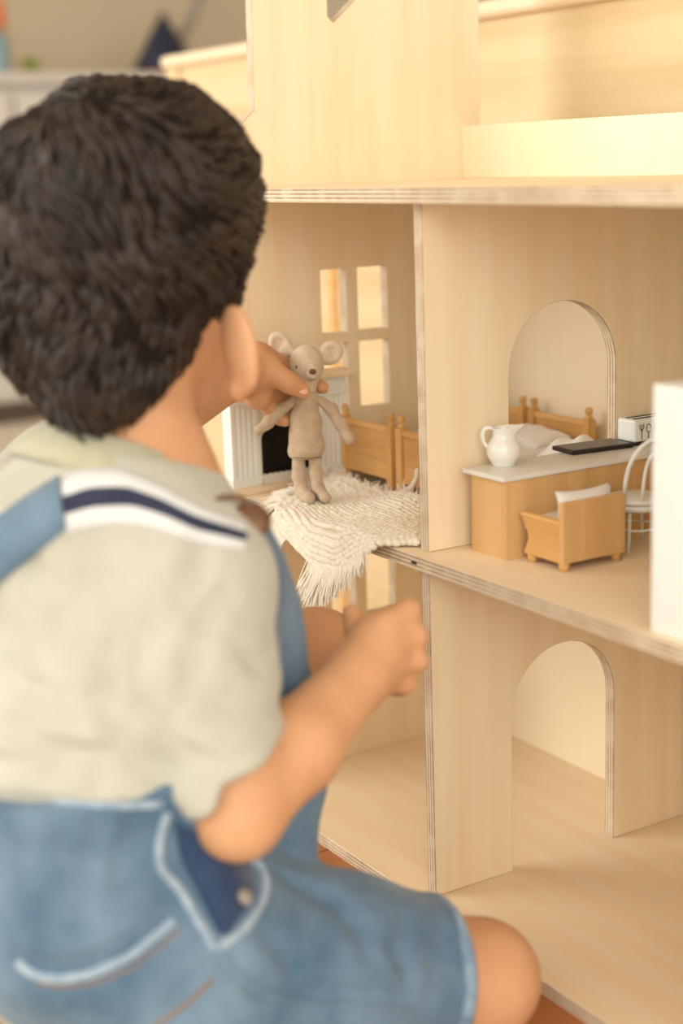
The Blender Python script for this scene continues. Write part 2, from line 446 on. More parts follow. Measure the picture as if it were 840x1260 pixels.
# ------------------------------------------------------------------ toy fireplace
fp = thing('toy_fireplace', 'white fluted toy fireplace with black opening behind the mouse', 'fireplace', (-.277, .054, H1))
fx = -W+.0004; f1 = -W+.016
MB().box((fx, -.010, H1), (f1+.006, .114, H1+.006)).build('hearth', birch_h, fp, bevel=.0006)
def fluted(y0, y1, nm):
    ya, yb = y0, y1; n = 4; prof = [(fx, ya), (f1, ya)]
    wd = (yb-ya-.006)/n
    for k in range(n):
        a = ya+.003+k*wd
        for q in range(5): prof.append((f1-.0014*math.sin(PI*q/4)-(0), a+wd*.15+wd*.7*q/4))
    prof += [(f1, yb), (fx, yb)]
    m = MB(); m.sheet([prof], 2, H1+.014, .357, edge_mi=0); c = m.build(nm, white_paint, fp)
    MB().box((fx, y0-.0015, H1+.006), (f1+.0015, y1+.0015, H1+.014)).build('plinth', white_paint, fp, bevel=.0008)
    MB().box((fx, y0-.0015, .350), (f1+.0015, y1+.0015, .358)).build('capital', white_paint, fp, bevel=.0008)
fluted(-.0045, .0225, 'column'); fluted(.0865, .1115, 'column')
op = [(.026, H1+.011)]+[(.056-.030*math.cos(PI*k/12), .318+.014*math.sin(PI*k/12)) for k in range(13)]+[(.086, H1+.011)]
MB().sheet([rect(.0225, H1+.006, .0865, .356), op], 0, -W+.008, -W+.013, edge_mi=0).build('surround', white_paint, fp)
MB().box((fx, .0225, H1+.006), (-W+.004, .0865, .352)).build('firebox', black_mat, fp)
m = MB()
for k in range(11):
    m.tube([(-W+.0115, .0285+k*.0055, H1+.0115), (-W+.0145, .0285+k*.0055, H1+.0115)], .0031, 14)
m.box((-W+.0115, .026, H1+.006), (-W+.0143, .086, H1+.0115)); m.build('scalloped_fender', white_paint, fp)
MB().box((fx, -.006, .356), (f1+.001, .1125, .366)).build('frieze', white_paint, fp, bevel=.0006)
MB().box((fx, -.012, .3665), (f1+.008, .1185, .372)).build('mantel_shelf', birch_h, fp, bevel=.0012)
# sprig on the mantel, almost hidden by the mouse
pl_ = thing('potted_plant', 'tiny green sprig on the mantel above the mouse', 'plant', (-.275, .073, .372))
MB().lathe([(.0, 0), (.006, 0), (.0078, .014), (.0066, .014), (.006, .011), (0, .011)], (-.275, .073, .372), 16).build('pot', terracotta, pl_)
for k in range(7):
    a = k*2.4; r = .004+.001*(k % 3); zt = .019+.0016*(k % 4); m = MB(); base = Vector((-.275, .073, .383)); tip = Vector((-.275+math.cos(a)*r, .073+math.sin(a)*r, .372+zt+.0035))
    side = (tip-base).cross(Vector((0, 0, 1))).normalized()*.002; mid = (base+tip)/2
    up_ = Vector((0, 0, .0008))
    v = [m.bm.verts.new(p) for p in (base, mid+side, tip, mid-side, mid+up_)]
    for q in ((0, 1, 4), (1, 2, 4), (2, 3, 4), (3, 0, 4), (0, 3, 2, 1)): m.bm.faces.new([v[t] for t in q])
    m.build('leaf', green_mat, pl_)

# ------------------------------------------------------------------ beds
def make_bed(x0, x1, label):
    y0, y1 = .111, .254
    b = thing('toy_bed', label, 'bed', ((x0+x1)/2, (y0+y1)/2, H1), 'toy beds side by side')
    pr = .0042
    def post(x, y, nm='post'):
        MB().box((x-pr, y-pr, H1), (x+pr, y+pr, .330)).build(nm, toy_wood_v, b, bevel=.0006)
        MB().lathe([(0, 0), (.0036, 0), (.0038, .0012), (.0022, .0028), (.0022, .004), (.0032, .0055), (.0033, .0085), (.0026, .0100), (0, .0106)], (x, y, .3299), 14).build('finial', toy_wood_v, b)
    for y, nm in ((y0, 'footboard'), (y1, 'headboard')):
        post(x0+pr, y); post(x1-pr, y)
        p = MB().box((x0+2*pr-.0004, y-.0015, H1+.014), (x1-2*pr+.0004, y+.0015, .3245)).build(nm, toy_wood, b)
        MB().box((x0+2*pr-.0004, y-.0030, .3235), (x1-2*pr+.0004, y+.0030, .3285)).build('top_rail', toy_wood_l, p, bevel=.0008)
        MB().box((x0+2*pr-.0004, y-.0026, H1+.010), (x1-2*pr+.0004, y+.0026, H1+.0145)).build('bottom_rail', toy_wood, p, bevel=.0005)
    for x in (x0+.001, x1-.004):
        MB().box((x, y0+pr, H1+.012), (x+.003, y1-pr, H1+.026)).build('side_rail', toy_wood_l, b)
    s = SDF((x0-.01, y0-.01, H1+.005), (x1+.01, y1+.01, .33), .0022)
    cx, cy, cz = (x0+x1)/2, (y0+y1)/2, H1+.026
    hx, hy, hz = (x1-x0)/2-.006, (y1-y0)/2-.006, .010
    def bx(P):
        q = np.abs(P-np.array([cx, cy, cz], np.float32))-np.array([hx, hy, hz], np.float32)+.005
        return np.sqrt((np.maximum(q, 0)**2).sum(-1))+np.minimum(q.max(-1), 0)-.005
    s.fn(bx, 0, 'add'); me = s.mesh('mattress'); link('mattress', me, pillow_mat, b, True)
    return b
make_bed(-.2735, -.1905, 'wooden toy bed standing next to the fireplace')
make_bed(-.1835, -.1005, 'wooden toy bed with pillow seen through the upper archway')
def pillow(name, label, cat, c, r, rot, cols=pillow_mat, group=None, parent=None, scallop=True):
    """soft rectangular cushion with pinched corners"""
    m = MB(); n = 18; R = Euler(rot).to_matrix()
    grid = {}
    for sgn in (1, -1):
        for i in range(n+1):
            for j in range(n+1):
                u, v = -1+2*i/n, -1+2*j/n
                hgt = max(0, (1-abs(u)**2.6))**.55*max(0, (1-abs(v)**2.6))**.55
                pin = 1-.10*(1-abs(u)**2)*(abs(v) > .999)-.0
                x = u*(1-.10*(1-v*v)*abs(u)); y = v*(1-.10*(1-u*u)*abs(v))
                e = (abs(u) > .999 or abs(v) > .999)
                if e and sgn == -1: grid[(sgn, i, j)] = grid[(1, i, j)]; continue
                z = sgn*hgt*(1+.08*math.sin(9*u+3*v)) + .05*math.sin(4*u)*math.cos(3*v)
                grid[(sgn, i, j)] = m.bm.verts.new(Vector(c)+R@Vector((x*r[0], y*r[1], z*r[2])))
        for i in range(n):
            for j in range(n):
                q = [grid[(sgn, i, j)], grid[(sgn, i+1, j)], grid[(sgn, i+1, j+1)], grid[(sgn, i, j+1)]]
                f = m.bm.faces.new(q if sgn == 1 else q[::-1]); f.smooth = True
    o = m.build(name, cols, parent)
    if not parent: tag(o, label, cat, group)
    return o
pillow('pillow', 'white pillow with frilled edge leaning on the toy bed headboard', 'pillow', (-.148, .226, .3120), (.034, .020, .0085), (.16, .02, -.05))
pillow('folded_quilt', 'white folded quilt behind the black tray seen through upper archway', 'quilt', (-.050, .195, .300), (.036, .026, .0285), (.05, .0, .1))

# ------------------------------------------------------------------ woven rug
rg = thing('woven_rug', 'cream hand-woven miniature rug with fringe hanging over the shelf edge', 'rug', (-.12, .05, H1))
fe = [(0, -.190, -.001), (.14, -.166, -.018), (.45, -.118, -.033), (.68, -.080, -.031), (.86, -.042, -.010), (1, -.0175, .016)]
def front(s):
    for (a, x0, y0), (b, x1, y1) in zip(fe[:-1], fe[1:]):
        if s <= b:
            t = (s-a)/(b-a); t2 = t*t*(3-2*t)
            return x0+(x1-x0)*t, y0+(y1-y0)*(t*.6+t2*.4)
    return fe[-1][1:]
def rugpos(s, t, lift=0):
    fx_, fy_ = front(s); bx_, by_ = -.258+.242*s, .094+.008*math.sin(5*s)-.004
    x = fx_*(1-t)+bx_*t; y = fy_*(1-t)+by_*t
    h = .0035+.0012*math.sin(60*x+20*y)+.0012*math.sin(48*y-30*x)
    h += .006*max(0, t-.72)/.28*(.6+.4*math.sin(14*s+1))
    R = .007; h += lift
    if y >= 0: return Vector((x, y-R*.6, H1+h)), Vector((0, 0, 1))
    L = -y; a = min(L/R, PI/2*.93)
    ex = max(0, L-R*PI/2*.93)
    n = Vector((0, -math.sin(a), math.cos(a)))
    p = Vector((x, -R*.6-(R)*math.sin(a)-ex*math.cos(a), H1-R*(1-math.cos(a))-ex*math.sin(a)))+n*h
    return p, n
m = MB(); NS, NT = 50, 27
for j in range(NT):
    for i in range(NS):
        s_, t_ = (i+.5+(.5 if j % 2 else 0))/(NS+.5), (j+.5)/NT
        p, n = rugpos(s_, t_); p2, _ = rugpos(min(1, s_+.02), t_); p3, _ = rugpos(s_, min(1, t_+.02))
        tx = (p2-p).normalized(); ty = n.cross(tx).normalized()
        a = (.55 if j % 2 else -.55)+random.uniform(-.15, .15)
        ax = tx*math.cos(a)+ty*math.sin(a); ay = n.cross(ax)
        R = Matrix((ax, ay, n)).transposed()
        k = random.uniform(.9, 1.12)
        m.ell(p+n*random.uniform(-.0004, .0005), (.0038*k, .0031*k, .0028*k), R, 8, 5)
tag(m.build('weave', wool, rg, recalc=False), kind='stuff')
m = MB()       # backing so that no gaps open between the knots
gr = [[m.bm.verts.new(rugpos(i/30, j/20, .0004)[0]) for j in range(21)] for i in range(31)]
for i in range(30):
    for j in range(20): m.bm.faces.new((gr[i][j], gr[i+1][j], gr[i+1][j+1], gr[i][j+1]))
m.build('backing', wool, rg)
m = MB()
def strand(p, d, L, n_out, drop):
    p = Vector(p); d = Vector(d).normalized(); pts = []
    w = Vector((random.uniform(-1, 1), random.uniform(-1, 1), random.uniform(-1, 1)))*.25
    for k in range(6):
        t = k/5
        q = p+d*L*t+w*L*t*t*.5
        q = q+Vector((0, 0, -1))*drop*L*t*t
        if q.y > -.0075 and q.z < H1+.0016: q.z = H1+.0016+random.uniform(0, .001)
        pts.append(q)
    m.tube(pts, [.00048]*5+[.0002], 3, False)
for k in range(750):                                    # short fringe along the left edge
    t = random.random(); p, n = rugpos(0.005, t*.95); strand(p, (-.8, -.5+random.uniform(-.4, .4), .35+random.uniform(-.2, .3)), random.uniform(.013, .025), n, .5 if t > .1 else 1.2)
for k in range(420):                                    # tassels over the front edge
    s_ = random.random()*.20; p, n = rugpos(s_, .02); strand(p, (-.65+random.uniform(-.35, .3), -.45, -.55), random.uniform(.012, .021), n, .5)
for cs, L0, cnt in ((.50, .030, 120), (.56, .034, 150), (.62, .026, 110), (.69, .020, 90), (.75, .018, 80), (.81, .014, 80)):
    for k in range(cnt):
        s_ = cs+random.gauss(0, .022); p, n = rugpos(min(max(s_, 0), 1), .03); strand(p+Vector((0, -.002, 0)), (-.30+(s_-.56)*2+random.uniform(-.28, .28), -.12+random.uniform(-.15, .1), -1), L0*random.uniform(.75, 1.15), n, .1)
for k in range(140):                                    # ends sticking up along the back edge
    s_ = random.random(); p, n = rugpos(s_, .97); strand(p, (random.uniform(-.6, .6), random.uniform(-.2, .5), random.uniform(.2, 1)), random.uniform(.007, .014), n, .2)
tag(m.build('fringe', wool, rg, recalc=False), kind='stuff')
m = MB(); m.tube([(-.158, .098, H1+.008), (-.148, .100, H1+.013), (-.140, .099, H1+.022), (-.137, .097, H1+.030)], [.0026, .0026, .0024, .0016], 8); m.build('loose_cord', wool, rg)

# ------------------------------------------------------------------ mouse doll
MD = 1.283
def mp(u, v, dd=0): return at(u, v, MD+dd)
mo = thing('mouse_doll', 'tan linen mouse doll with big round ears held above the woven rug', 'doll', tuple(onp(383, 616, 2, H1+.006)))
SC = MD/FPX
rF = RGT.copy(); rF[2] = 0; rF /= np.linalg.norm(rF); tF = np.array([rF[1], -rF[0], 0.]); tF *= np.sign(-(tF@FWD)); zF = np.array([0, 0, 1.0])
def box_of(c, r): return np.array(c)-r, np.array(c)+r
c = mp(376.5, 525); s = SDF(*box_of(c, .06), .0012)
s.cap(mp(377, 491), mp(376, 520), 14.5*SC, 18*SC, .004).cap(mp(376, 520), mp(376.5, 551), 18*SC, 23*SC, .006)
s.fn(lambda P: -(P[..., 2]-(mp(376, 564)[2])), .0035, 'max')
s.warp(lambda P: .0005*np.sin(P[..., 2]*400+P[..., 0]*200))
link('torso', s.mesh('torso'), linen, mo, True)
c = mp(378, 452); s = SDF(*box_of(c, .034), .0009)
s.ell(mp(377, 447, .003), np.array([21, 21, 23])*SC, [rF, tF, zF], .004)
s.cap(mp(378, 450, .002), mp(383, 459, -.012), 17*SC, 9.5*SC, .006).cap(mp(377, 455), mp(377, 484, .001), 15*SC, 11.5*SC, .006)
link('head', s.mesh('head'), linen_l, mo, True)
def ear(u, v, ru, rv, ang, base):
    c = mp(u, v, .004); a = math.radians(ang)
    ax = rF*math.cos(a)+zF*math.sin(a); ay = -rF*math.sin(a)+zF*math.cos(a)
    s = SDF(*box_of(c, .026), .0009)
    s.ell(c, np.array([ru*SC, rv*SC, .0036]), [ax, ay, tF], .002)
    s.ell(c+tF*.0058, np.array([ru*SC*.72, rv*SC*.72, .0055]), [ax, ay, tF], .002, 'sub')
    s.cap(c*.6+base*.4, base, 5*SC, 4.5*SC, .005)
    e = link('ear', s.mesh('ear'), linen_l, mo, True)
    b = MB(); b.ell(c+tF*.0003, (ru*SC*.70, rv*SC*.70, .0012), Matrix([ax, ay, tF]).transposed(), 20, 8); b.build('inner_ear', ear_pink, e)
ear(345, 425, 14, 18.5, 28, mp(361, 434, .002)); ear(406.5, 434.5, 17, 14.5, 34, mp(394, 443, .002))
def limb(nm, pts, rad, parent=mo, mt=linen):
    P = [mp(*p) for p in pts]; lo = np.min(P, 0)-.016; hi = np.max(P, 0)+.016
    s = SDF(lo, hi, .0011); s.chain(P, [r*SC for r in rad], .004)
    s.warp(lambda Q: .00035*np.sin(Q[..., 2]*700+Q[..., 0]*300))
    return link(nm, s.mesh(nm), mt, parent, True)
limb('arm', [(361, 493), (346, 504, -.003), (331, 519, -.005), (318, 530, -.006)], [6.5, 6.8, 6.6, 6.2])
limb('arm', [(394, 493), (407, 503, -.003), (418, 520, -.005), (430, 540, -.006)], [6.5, 7, 7, 7.4])
limb('leg', [(367, 560, .001), (368, 585, .001), (372, 606, -.001), (381, 613, -.013)], [8.5, 8, 8, 7.2])
limb('leg', [(387, 560, .001), (388, 585, .001), (391, 604, -.002), (400, 612, -.015)], [8.5, 8, 8, 7.2])
m = MB(); m.ell(mp(384.5, 457.5, -.0176), (4.6*SC, 3.2*SC, 3.7*SC), Matrix([rF, tF, zF]).transposed()); m.build('nose', thread, mo)
for u, v, dd in ((364.8, 451.5, -.0098), (391.5, 449.5, -.0085)):
    m = MB(); m.ell(mp(u, v, dd), (1.3*SC, .9*SC, 2.4*SC), Matrix([rF, tF, zF]).transposed(), 10, 6); m.build('eye', thread, mo)
m = MB(); m.tube([mp(379, 465, -.0150), mp(381.5, 467.2, -.0163), mp(384.5, 467.8, -.0166), mp(387.5, 465.5, -.0155)], .0003, 5); m.build('mouth', stitch, mo)
m = MB(); m.tube([mp(358+k*3.7, 562.5+1.5*math.sin(PI*k/10), -.0135*math.sin(PI*(k+1.2)/12.4)-.001) for k in range(11)], .0004, 5); m.build('seam', stitch, mo)

# ------------------------------------------------------------------ counter with things on it
ZC = .333
ct = thing('toy_counter', 'wooden toy kitchen counter with white worktop against the divider wall', 'counter', (.033, .14, H1))
MB().box((.0135, .0415, H1), (.0545, .0435, ZC-.0032)).build('end_panel', counter_wood, ct)
MB().box((.0525, .0435, H1), (.0545, .245, ZC-.0032)).build('front_panel', counter_wood, ct)
MB().box((.0135, .0435, H1), (.0525, .245, ZC-.0036)).build('carcass', counter_wood, ct)
MB().box((.0085, .0375, ZC-.0034), (.0565, .250, ZC)).build('worktop', white_top, ct, bevel=.0006)
# pitcher
pc = thing('pitcher', 'small glossy white porcelain pitcher at the counter end', 'pitcher', (.0195, .0665, ZC))
c = np.array((.0195, .0665, ZC)); s = SDF(c-np.array((.022, .026, .002)), c+np.array((.022, .026, .038)), .0007)
sp = rF*.8+tF*.6; sp = rF
s.ell(c+zF*.0105, np.array((.0125, .0125, .0115)), None, .003)
s.cap(c+zF*.013, c+zF*.0235, .0095, .0068, .004).cap(c+zF*.022, c+zF*.030, .0068, .0092, .003)
s.cap(c+zF*.024+sp*.004, c+zF*.0305+sp*.0125, .0045, .0032, .004)
s.cap(c+zF*.0005, c+zF*.002, .0085, .0085, .002)
s.fn(lambda P: P[..., 2]-(ZC+.0285+.10*((P-c.astype(np.float32))@sp.astype(np.float32))), .0008, 'max')
s.fn(lambda P: -(P[..., 2]-ZC), .0005, 'max')
s.cap(c+zF*.020, c+zF*.034, .005, .0072, .002, 'sub'); s.cap(c+zF*.027+sp*.004, c+zF*.034+sp*.0115, .003, .0022, .002, 'sub')
link('vessel', s.mesh('vessel'), white_gloss, pc, True)
m = MB(); m.tube([c-sp*.0068+zF*.026, c-sp*.0100+zF*.0282, c-sp*.0135+zF*.0275, c-sp*.0152+zF*.0235, c-sp*.0148+zF*.0185, c-sp*.0125+zF*.0145, c-sp*.0100+zF*.012], [.0015, .0016, .0017, .0017, .0016, .0015, .0014], 10); m.build('handle', white_gloss, pc, smooth=True)
# black tray
tr = thing('serving_tray', 'flat black tray lying on the white worktop', 'tray', (.0135, .156, ZC))
Rz = Matrix.Rotation(-.10, 3, 'Z')
MB().box((-.0005, .1285, ZC), (.0275, .1835, ZC+.0032), R=Rz).build('slab', tray_edge, tr, bevel=.0006)
MB().box((.001, .130, ZC+.0030), (.026, .182, ZC+.0036), R=Rz).build('surface', tray_top, tr)
# toaster
to = thing('toy_toaster', 'small white toy toaster with utensil drawing at far end of counter', 'toaster', (.016, .206, ZC))
MB().box((.0065, .1865, ZC), (.0265, .2265, ZC+.0022)).build('base', tray_edge, to)
MB().box((.0065, .1865, ZC+.0022), (.0265, .2265, ZC+.0195)).build('body', white_paint, to, bevel=.002, seg=3)
for x in (.0105, .0185):
    MB().box((x, .191, ZC+.0190), (x+.0036, .222, ZC+.0198)).build('slot', tray_edge, to)
m = MB(); X = .0266; zc = ZC+.0045
def ln(a, b, r=.00035): m.tube([(X, a[0], zc+a[1]), (X, b[0], zc+b[1])], r, 5)
ln((.1935, 0), (.1935, .007)); ln((.1935, .006), (.1915, .009)); ln((.1915, .009), (.1915, .0115)); ln((.1935, .006), (.1955, .009)); ln((.1955, .009), (.1955, .0115)); ln((.1935, .006), (.1935, .0115))
for cy_ in (.2005, .2085):
    pts = [(X, cy_+.0022*math.cos(t), zc+.008+.0032*math.sin(t)) for t in np.linspace(0, 5.5, 12)]; m.tube(pts, .00035, 5); ln((cy_, 0), (cy_, .0048))
ln((.2145, 0), (.2145, .0115)); ln((.213, .0085), (.216, .0085))
m.build('utensil_drawing', print_ink, to)

# ------------------------------------------------------------------ armchair
ac = thing('toy_armchair', 'wooden toy armchair with white cushions seen from behind', 'armchair', (.083, .079, H1))
x0, x1, y0, y1 = .0605, .1055, .0505, .1065
bz = H1+.006
MB().box((x1-.005, y0, bz), (x1, y1, H1+.0485)).build('backrest', counter_wood, ac, bevel=.0007)
for y in (y0, y1-.005):
    prof = [(x0+.007, bz), (x1-.005, bz), (x1-.005, H1+.0335), (x0+.002, H1+.0335), (x0-.001, H1+.031), (x0+.002, H1+.028), (x0+.0055, H1+.0235), (x0+.007, H1+.018), (x0+.0045, H1+.012), (x0+.0025, H1+.0085), (x0+.0025, bz)]
    m = MB(); m.sheet([[(a, b) for a, b in prof]], 1, y, y+.005, edge_mi=0); pn = m.build('side_panel', toy_wood, ac, bevel=.0005)
    MB().box((x0-.002, y-.0006, H1+.0325), (x1-.005, y+.0056, H1+.0355)).build('armrest', toy_wood_l, pn, bevel=.0008)
MB().box((x0+.004, y0+.005, bz), (x1-.005, y1-.005, bz+.008)).build('seat_base', toy_wood, ac)
for x in (x0+.003, x1-.008):
    for y in (y0+.001, y1-.008):
        MB().lathe([(0, 0), (.0032, 0), (.0042, .0065), (0, .0065)], (x+.0035, y+.0035, H1), 12).build('leg', toy_wood_v, ac)
pillow('seat_cushion', None, None, ((x0+x1)/2-.0125, (y0+y1)/2, H1+.0225), (.0255, .0222, .0085), (0, 0, 0), parent=ac)
pillow('back_cushion', None, None, (x1-.0105, (y0+y1)/2, H1+.0345), (.0205, .0250, .0085), (0, PI/2-.06, 0), parent=ac)

# ------------------------------------------------------------------ white bistro chair
ch = thing('bistro_chair', 'white bentwood-style toy chair with hooped back beside the cupboard', 'chair', (.085, .140, H1))
cc = Vector((.079, .1400, H1)); sr = .0205; sz = .0335
MB().lathe([(0, sz), (sr-.002, sz), (sr, sz+.001), (sr, sz+.0035), (sr-.002, sz+.0045), (0, sz+.0045)], cc, 28).build('seat', white_paint, ch)
MB().lathe([(sr-.0005, sz-.004), (sr+.0008, sz-.004), (sr+.0008, sz), (sr-.0005, sz), (sr-.0005, sz-.004)], cc, 28).build('seat_ring', white_paint, ch)
for a in (55, 125, 235, 305):
    a = math.radians(a); d = Vector((math.cos(a), math.sin(a), 0))
    MB().tube([cc+d*(sr-.003)+Vector((0, 0, sz)), cc+d*(sr-.001)+Vector((0, 0, sz*.5)), cc+d*(sr+.002)], [.0013, .0013, .0011], 8).build('leg', white_paint, ch, smooth=True)
def hoop(hw, z1, r, nm):
    pts = []
    for k in range(25):
        a = PI*k/24; x = math.cos(a); zz = z1*(math.sin(a)**.6)
        lean = .004*zz/.04
        yy = -hw*(abs(x)**.75)*(1 if x > 0 else -1)*(1+.10*math.sin(a))
        pts.append(cc+Vector((math.sqrt(max(0, sr*sr-(hw*x)**2))*.9+lean, yy, sz+.003+zz)))
    MB().tube(pts, r, 8).build(nm, white_paint, ch, smooth=True)
hoop(.0185, .046, .0016, 'back_hoop'); hoop(.009, .036, .0013, 'inner_hoop')
ring = [cc+Vector(((sr-.004)*math.cos(a), (sr-.004)*math.sin(a), sz*.45)) for a in np.linspace(0, 2*PI, 25)]
MB().tube(ring, .0009, 6, False).build('foot_ring', white_paint, ch, smooth=True)

# ------------------------------------------------------------------ white toy cupboard at the shelf front
cu = thing('toy_cupboard', 'tall plain white toy cupboard at the front shelf edge', 'cupboard', (.277, .045, H1))
cz0, cz1 = H1, .4215
MB().box((.2395, .0055, cz0), (.3145, .085, cz1)).build('carcass', white_paint, cu, bevel=.0012)
MB().box((.2440, .0850, cz0+.006), (.3100, .0880, cz1-.004)).build('door', white_paint, cu, bevel=.0008)
MB().lathe([(0, 0), (.002, 0), (.003, .003), (.002, .005), (0, .005)], (.25, .0905, .345), 12).build('knob', grey_metal, cu)

# ------------------------------------------------------------------ far side of the room
DX = -2.45
dr = thing('dresser', 'white dresser against the far wall behind the child', 'dresser', (-2.65, .3, GZ))
MB().box((-2.85, -.75, GZ+.05), (DX-.02, 1.32, .74)).build('carcass', dresser_mat, dr, bevel=.004)
MB().box((-2.86, -.78, .74), (DX+.01, 1.35, .765)).build('top', dresser_mat, dr, bevel=.008)
MB().box((-2.84, -.72, GZ), (DX-.06, 1.29, GZ+.05)).build('plinth', dresser_dark, dr)
for k in range(3):
    for q in range(3):
        y0_ = -.74+q*.686; z0_ = GZ+.055+k*.228
        dw = MB().box((DX-.02, y0_+.005, z0_+.004), (DX, y0_+.681, z0_+.222)).build('drawer', dresser_mat, dr, bevel=.004)
        MB().ell((DX+.012, y0_+.343, z0_+.115), (.014, .016, .016)).build('knob', dresser_mat, dw)
def far(u, v, X): return onp(u, v, 0, X)
p = far(38, 92, -2.6)
gp = thing('potted_succulent', 'small round green plant on the white dresser', 'plant', (p[0], p[1], .765))
MB().lathe([(0, 0), (.02, 0), (.026, .012), (.0, .012)], (p[0], p[1], .765), 16).build('saucer', terracotta, gp)
for k in range(14):
    a = k*2.4; e = .35+.09*k
    d = Vector((math.cos(a)*math.cos(e), math.sin(a)*math.cos(e), math.sin(e)))
    MB().tube([Vector((p[0], p[1], .775)), Vector((p[0], p[1], .777))+d*.016, Vector((p[0], p[1], .777))+d*.034], [.004, .007, .001], 6).build('leaf', green_mat, gp)
p = far(-2, 60, -2.6)
bt = thing('toy_bottle', 'blue and orange bottle on the dresser at the picture edge', 'bottle', (p[0], p[1], .765))
MB().lathe([(0, 0), (.022, 0), (.024, .01), (.024, .08), (.014, .10), (0, .10)], (p[0], p[1], .765), 20).build('bottle_body', blue_mat, bt)
MB().lathe([(0, .10), (.016, .10), (.022, .125), (.018, .16), (.008, .178), (0, .18)], (p[0], p[1], .765), 20).build('cap', orange_mat, bt)
p = far(204, 97, -2.62)
lp = thing('desk_lamp', 'navy cone lamp on grey gooseneck on the dresser behind the cabinet', 'lamp', (p[0], p[1], .765))
P0 = Vector((p[0], p[1], .765))
MB().lathe([(0, 0), (.055, 0), (.055, .012), (.01, .02), (0, .02)], P0, 24).build('base', orange_mat, lp)
MB().lathe([(.075, .018), (.077, .022), (.05, .07), (.03, .105), (.012, .135), (.004, .15), (0, .151)], P0, 28).build('shade', navy_mat, lp)
yv = Vector((0, 1, 0))
MB().tube([P0+Vector((-.02, 0, .015)), P0+yv*.04+Vector((-.03, 0, .06)), P0+yv*.085+Vector((-.03, 0, .13)), P0+yv*.12+Vector((-.03, 0, .20)), P0+yv*.16+Vector((-.03, 0, .27)), P0+yv*.22+Vector((-.03, 0, .33))], .013, 10).build('gooseneck', grey_metal, lp, smooth=True)
tag(MB().box((-2.44, -1.2, GZ), (-1.35, 1.4, GZ+.010)).build('carpet', carpet_mat, None, bevel=.004), 'plain beige carpet in front of the white dresser', 'carpet')

# patterned floor rug under the child, at the lower left
fr = thing('floor_rug', 'cream ribbed floor rug with yellow pattern behind the kneeling child', 'rug', (-.3, -.72, GZ))
MB().box((-1.15, -1.35, GZ), (.9, -.19, GZ+.006)).build('rug_base', rug_mat, fr, bevel=.002)
m = MB(); y = -.2
for k in range(64):
    m.tube([(-1.14, y-.006-k*.018, GZ+.0055), (.89, y-.006-k*.018, GZ+.0055)], .0045, 6)
tag(m.build('ribs', rug_mat, fr), kind='stuff')
for k in range(5):
    for q in range(5):
        c = Vector((-.16-.2*k, -.27-.2*q, GZ+.0078)); m = MB()
        for z in range(3):
            a = z*PI/3; dv = Vector((math.cos(a), math.sin(a), 0))*.05
            m.tube([c-dv, c-dv*.5+Vector((.004, .003, .002)), c, c+dv*.5+Vector((-.003, .003, .002)), c+dv], [.006, .008, .007, .008, .006], 6)
        m.build('yellow_motif', rug_yellow, fr)

# ------------------------------------------------------------------ kneeling child
def nrm(v): v = np.array(v, float); return v/np.linalg.norm(v)
def smooth_noise(P, f, seed):
    """cheap smooth pseudo noise: sum of sines in oblique directions"""
    rs = np.random.RandomState(seed); o = 0
    for k in range(5):
        d = rs.normal(size=3); d /= np.linalg.norm(d); o = o+np.sin((P@d.astype(np.float32))*f*rs.uniform(.6, 1.5)+rs.uniform(0, 6.28))
    return o/5
m_, nt_, b_ = NG('skin'); skin = m_
n_ = noise(nt_, mapping(nt_, (1, 1, 1)), 28, 4)
nt_.links.new(ramp(nt_, n_, [(.3, srgb(206, 152, 110)), (.7, srgb(217, 165, 122))]), b_.inputs['Base Color'])
b_.inputs['Roughness'].default_value = .5; b_.inputs['Subsurface Weight'].default_value = .10
b_.inputs['Subsurface Radius'].default_value = (.012, .005, .003); b_.inputs['Subsurface Scale'].default_value = .6
b_.inputs['Specular IOR Level'].default_value = .3
bump(nt_, b_, noise(nt_, mapping(nt_, (1, 1, 1)), 900, 3), .08, .0005)
hair_mat = plain('dark_hair', srgb(48, 36, 27), .48, .55, 30, spec=.4)
shirt_mat = fabric('sage_jersey', srgb(190, 187, 170), srgb(178, 175, 158), 1100, blot=40, bmp=.2, sheen=.3)
collar_mat = fabric('sage_rib', srgb(188, 184, 156), srgb(172, 168, 140), 1500, blot=60, bmp=.3)
denim = fabric('blue_denim', srgb(126, 149, 166), srgb(62, 90, 114), 1300, blot=13, bmp=.35, sheen=.2)
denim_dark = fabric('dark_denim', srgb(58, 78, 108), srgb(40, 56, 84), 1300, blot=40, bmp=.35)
piping_mat = fabric('pale_denim', srgb(172, 186, 196), srgb(130, 150, 168), 1300, blot=120, bmp=.3)
navy_band = fabric('navy_webbing', srgb(52, 56, 78), srgb(40, 44, 64), 1800, bmp=.3)
white_band = fabric('white_webbing', srgb(222, 222, 218), srgb(204, 204, 200), 1800, bmp=.3)
bronze = plain('bronze_button', srgb(120, 88, 64), .35, .15, 200)
bronze.node_tree.nodes['Principled BSDF'].inputs['Metallic'].default_value = .5

ch_ = thing('person', 'child in denim dungarees and pale T-shirt kneeling at the dollhouse, holding the mouse doll', 'person', (.08, -.22, GZ))
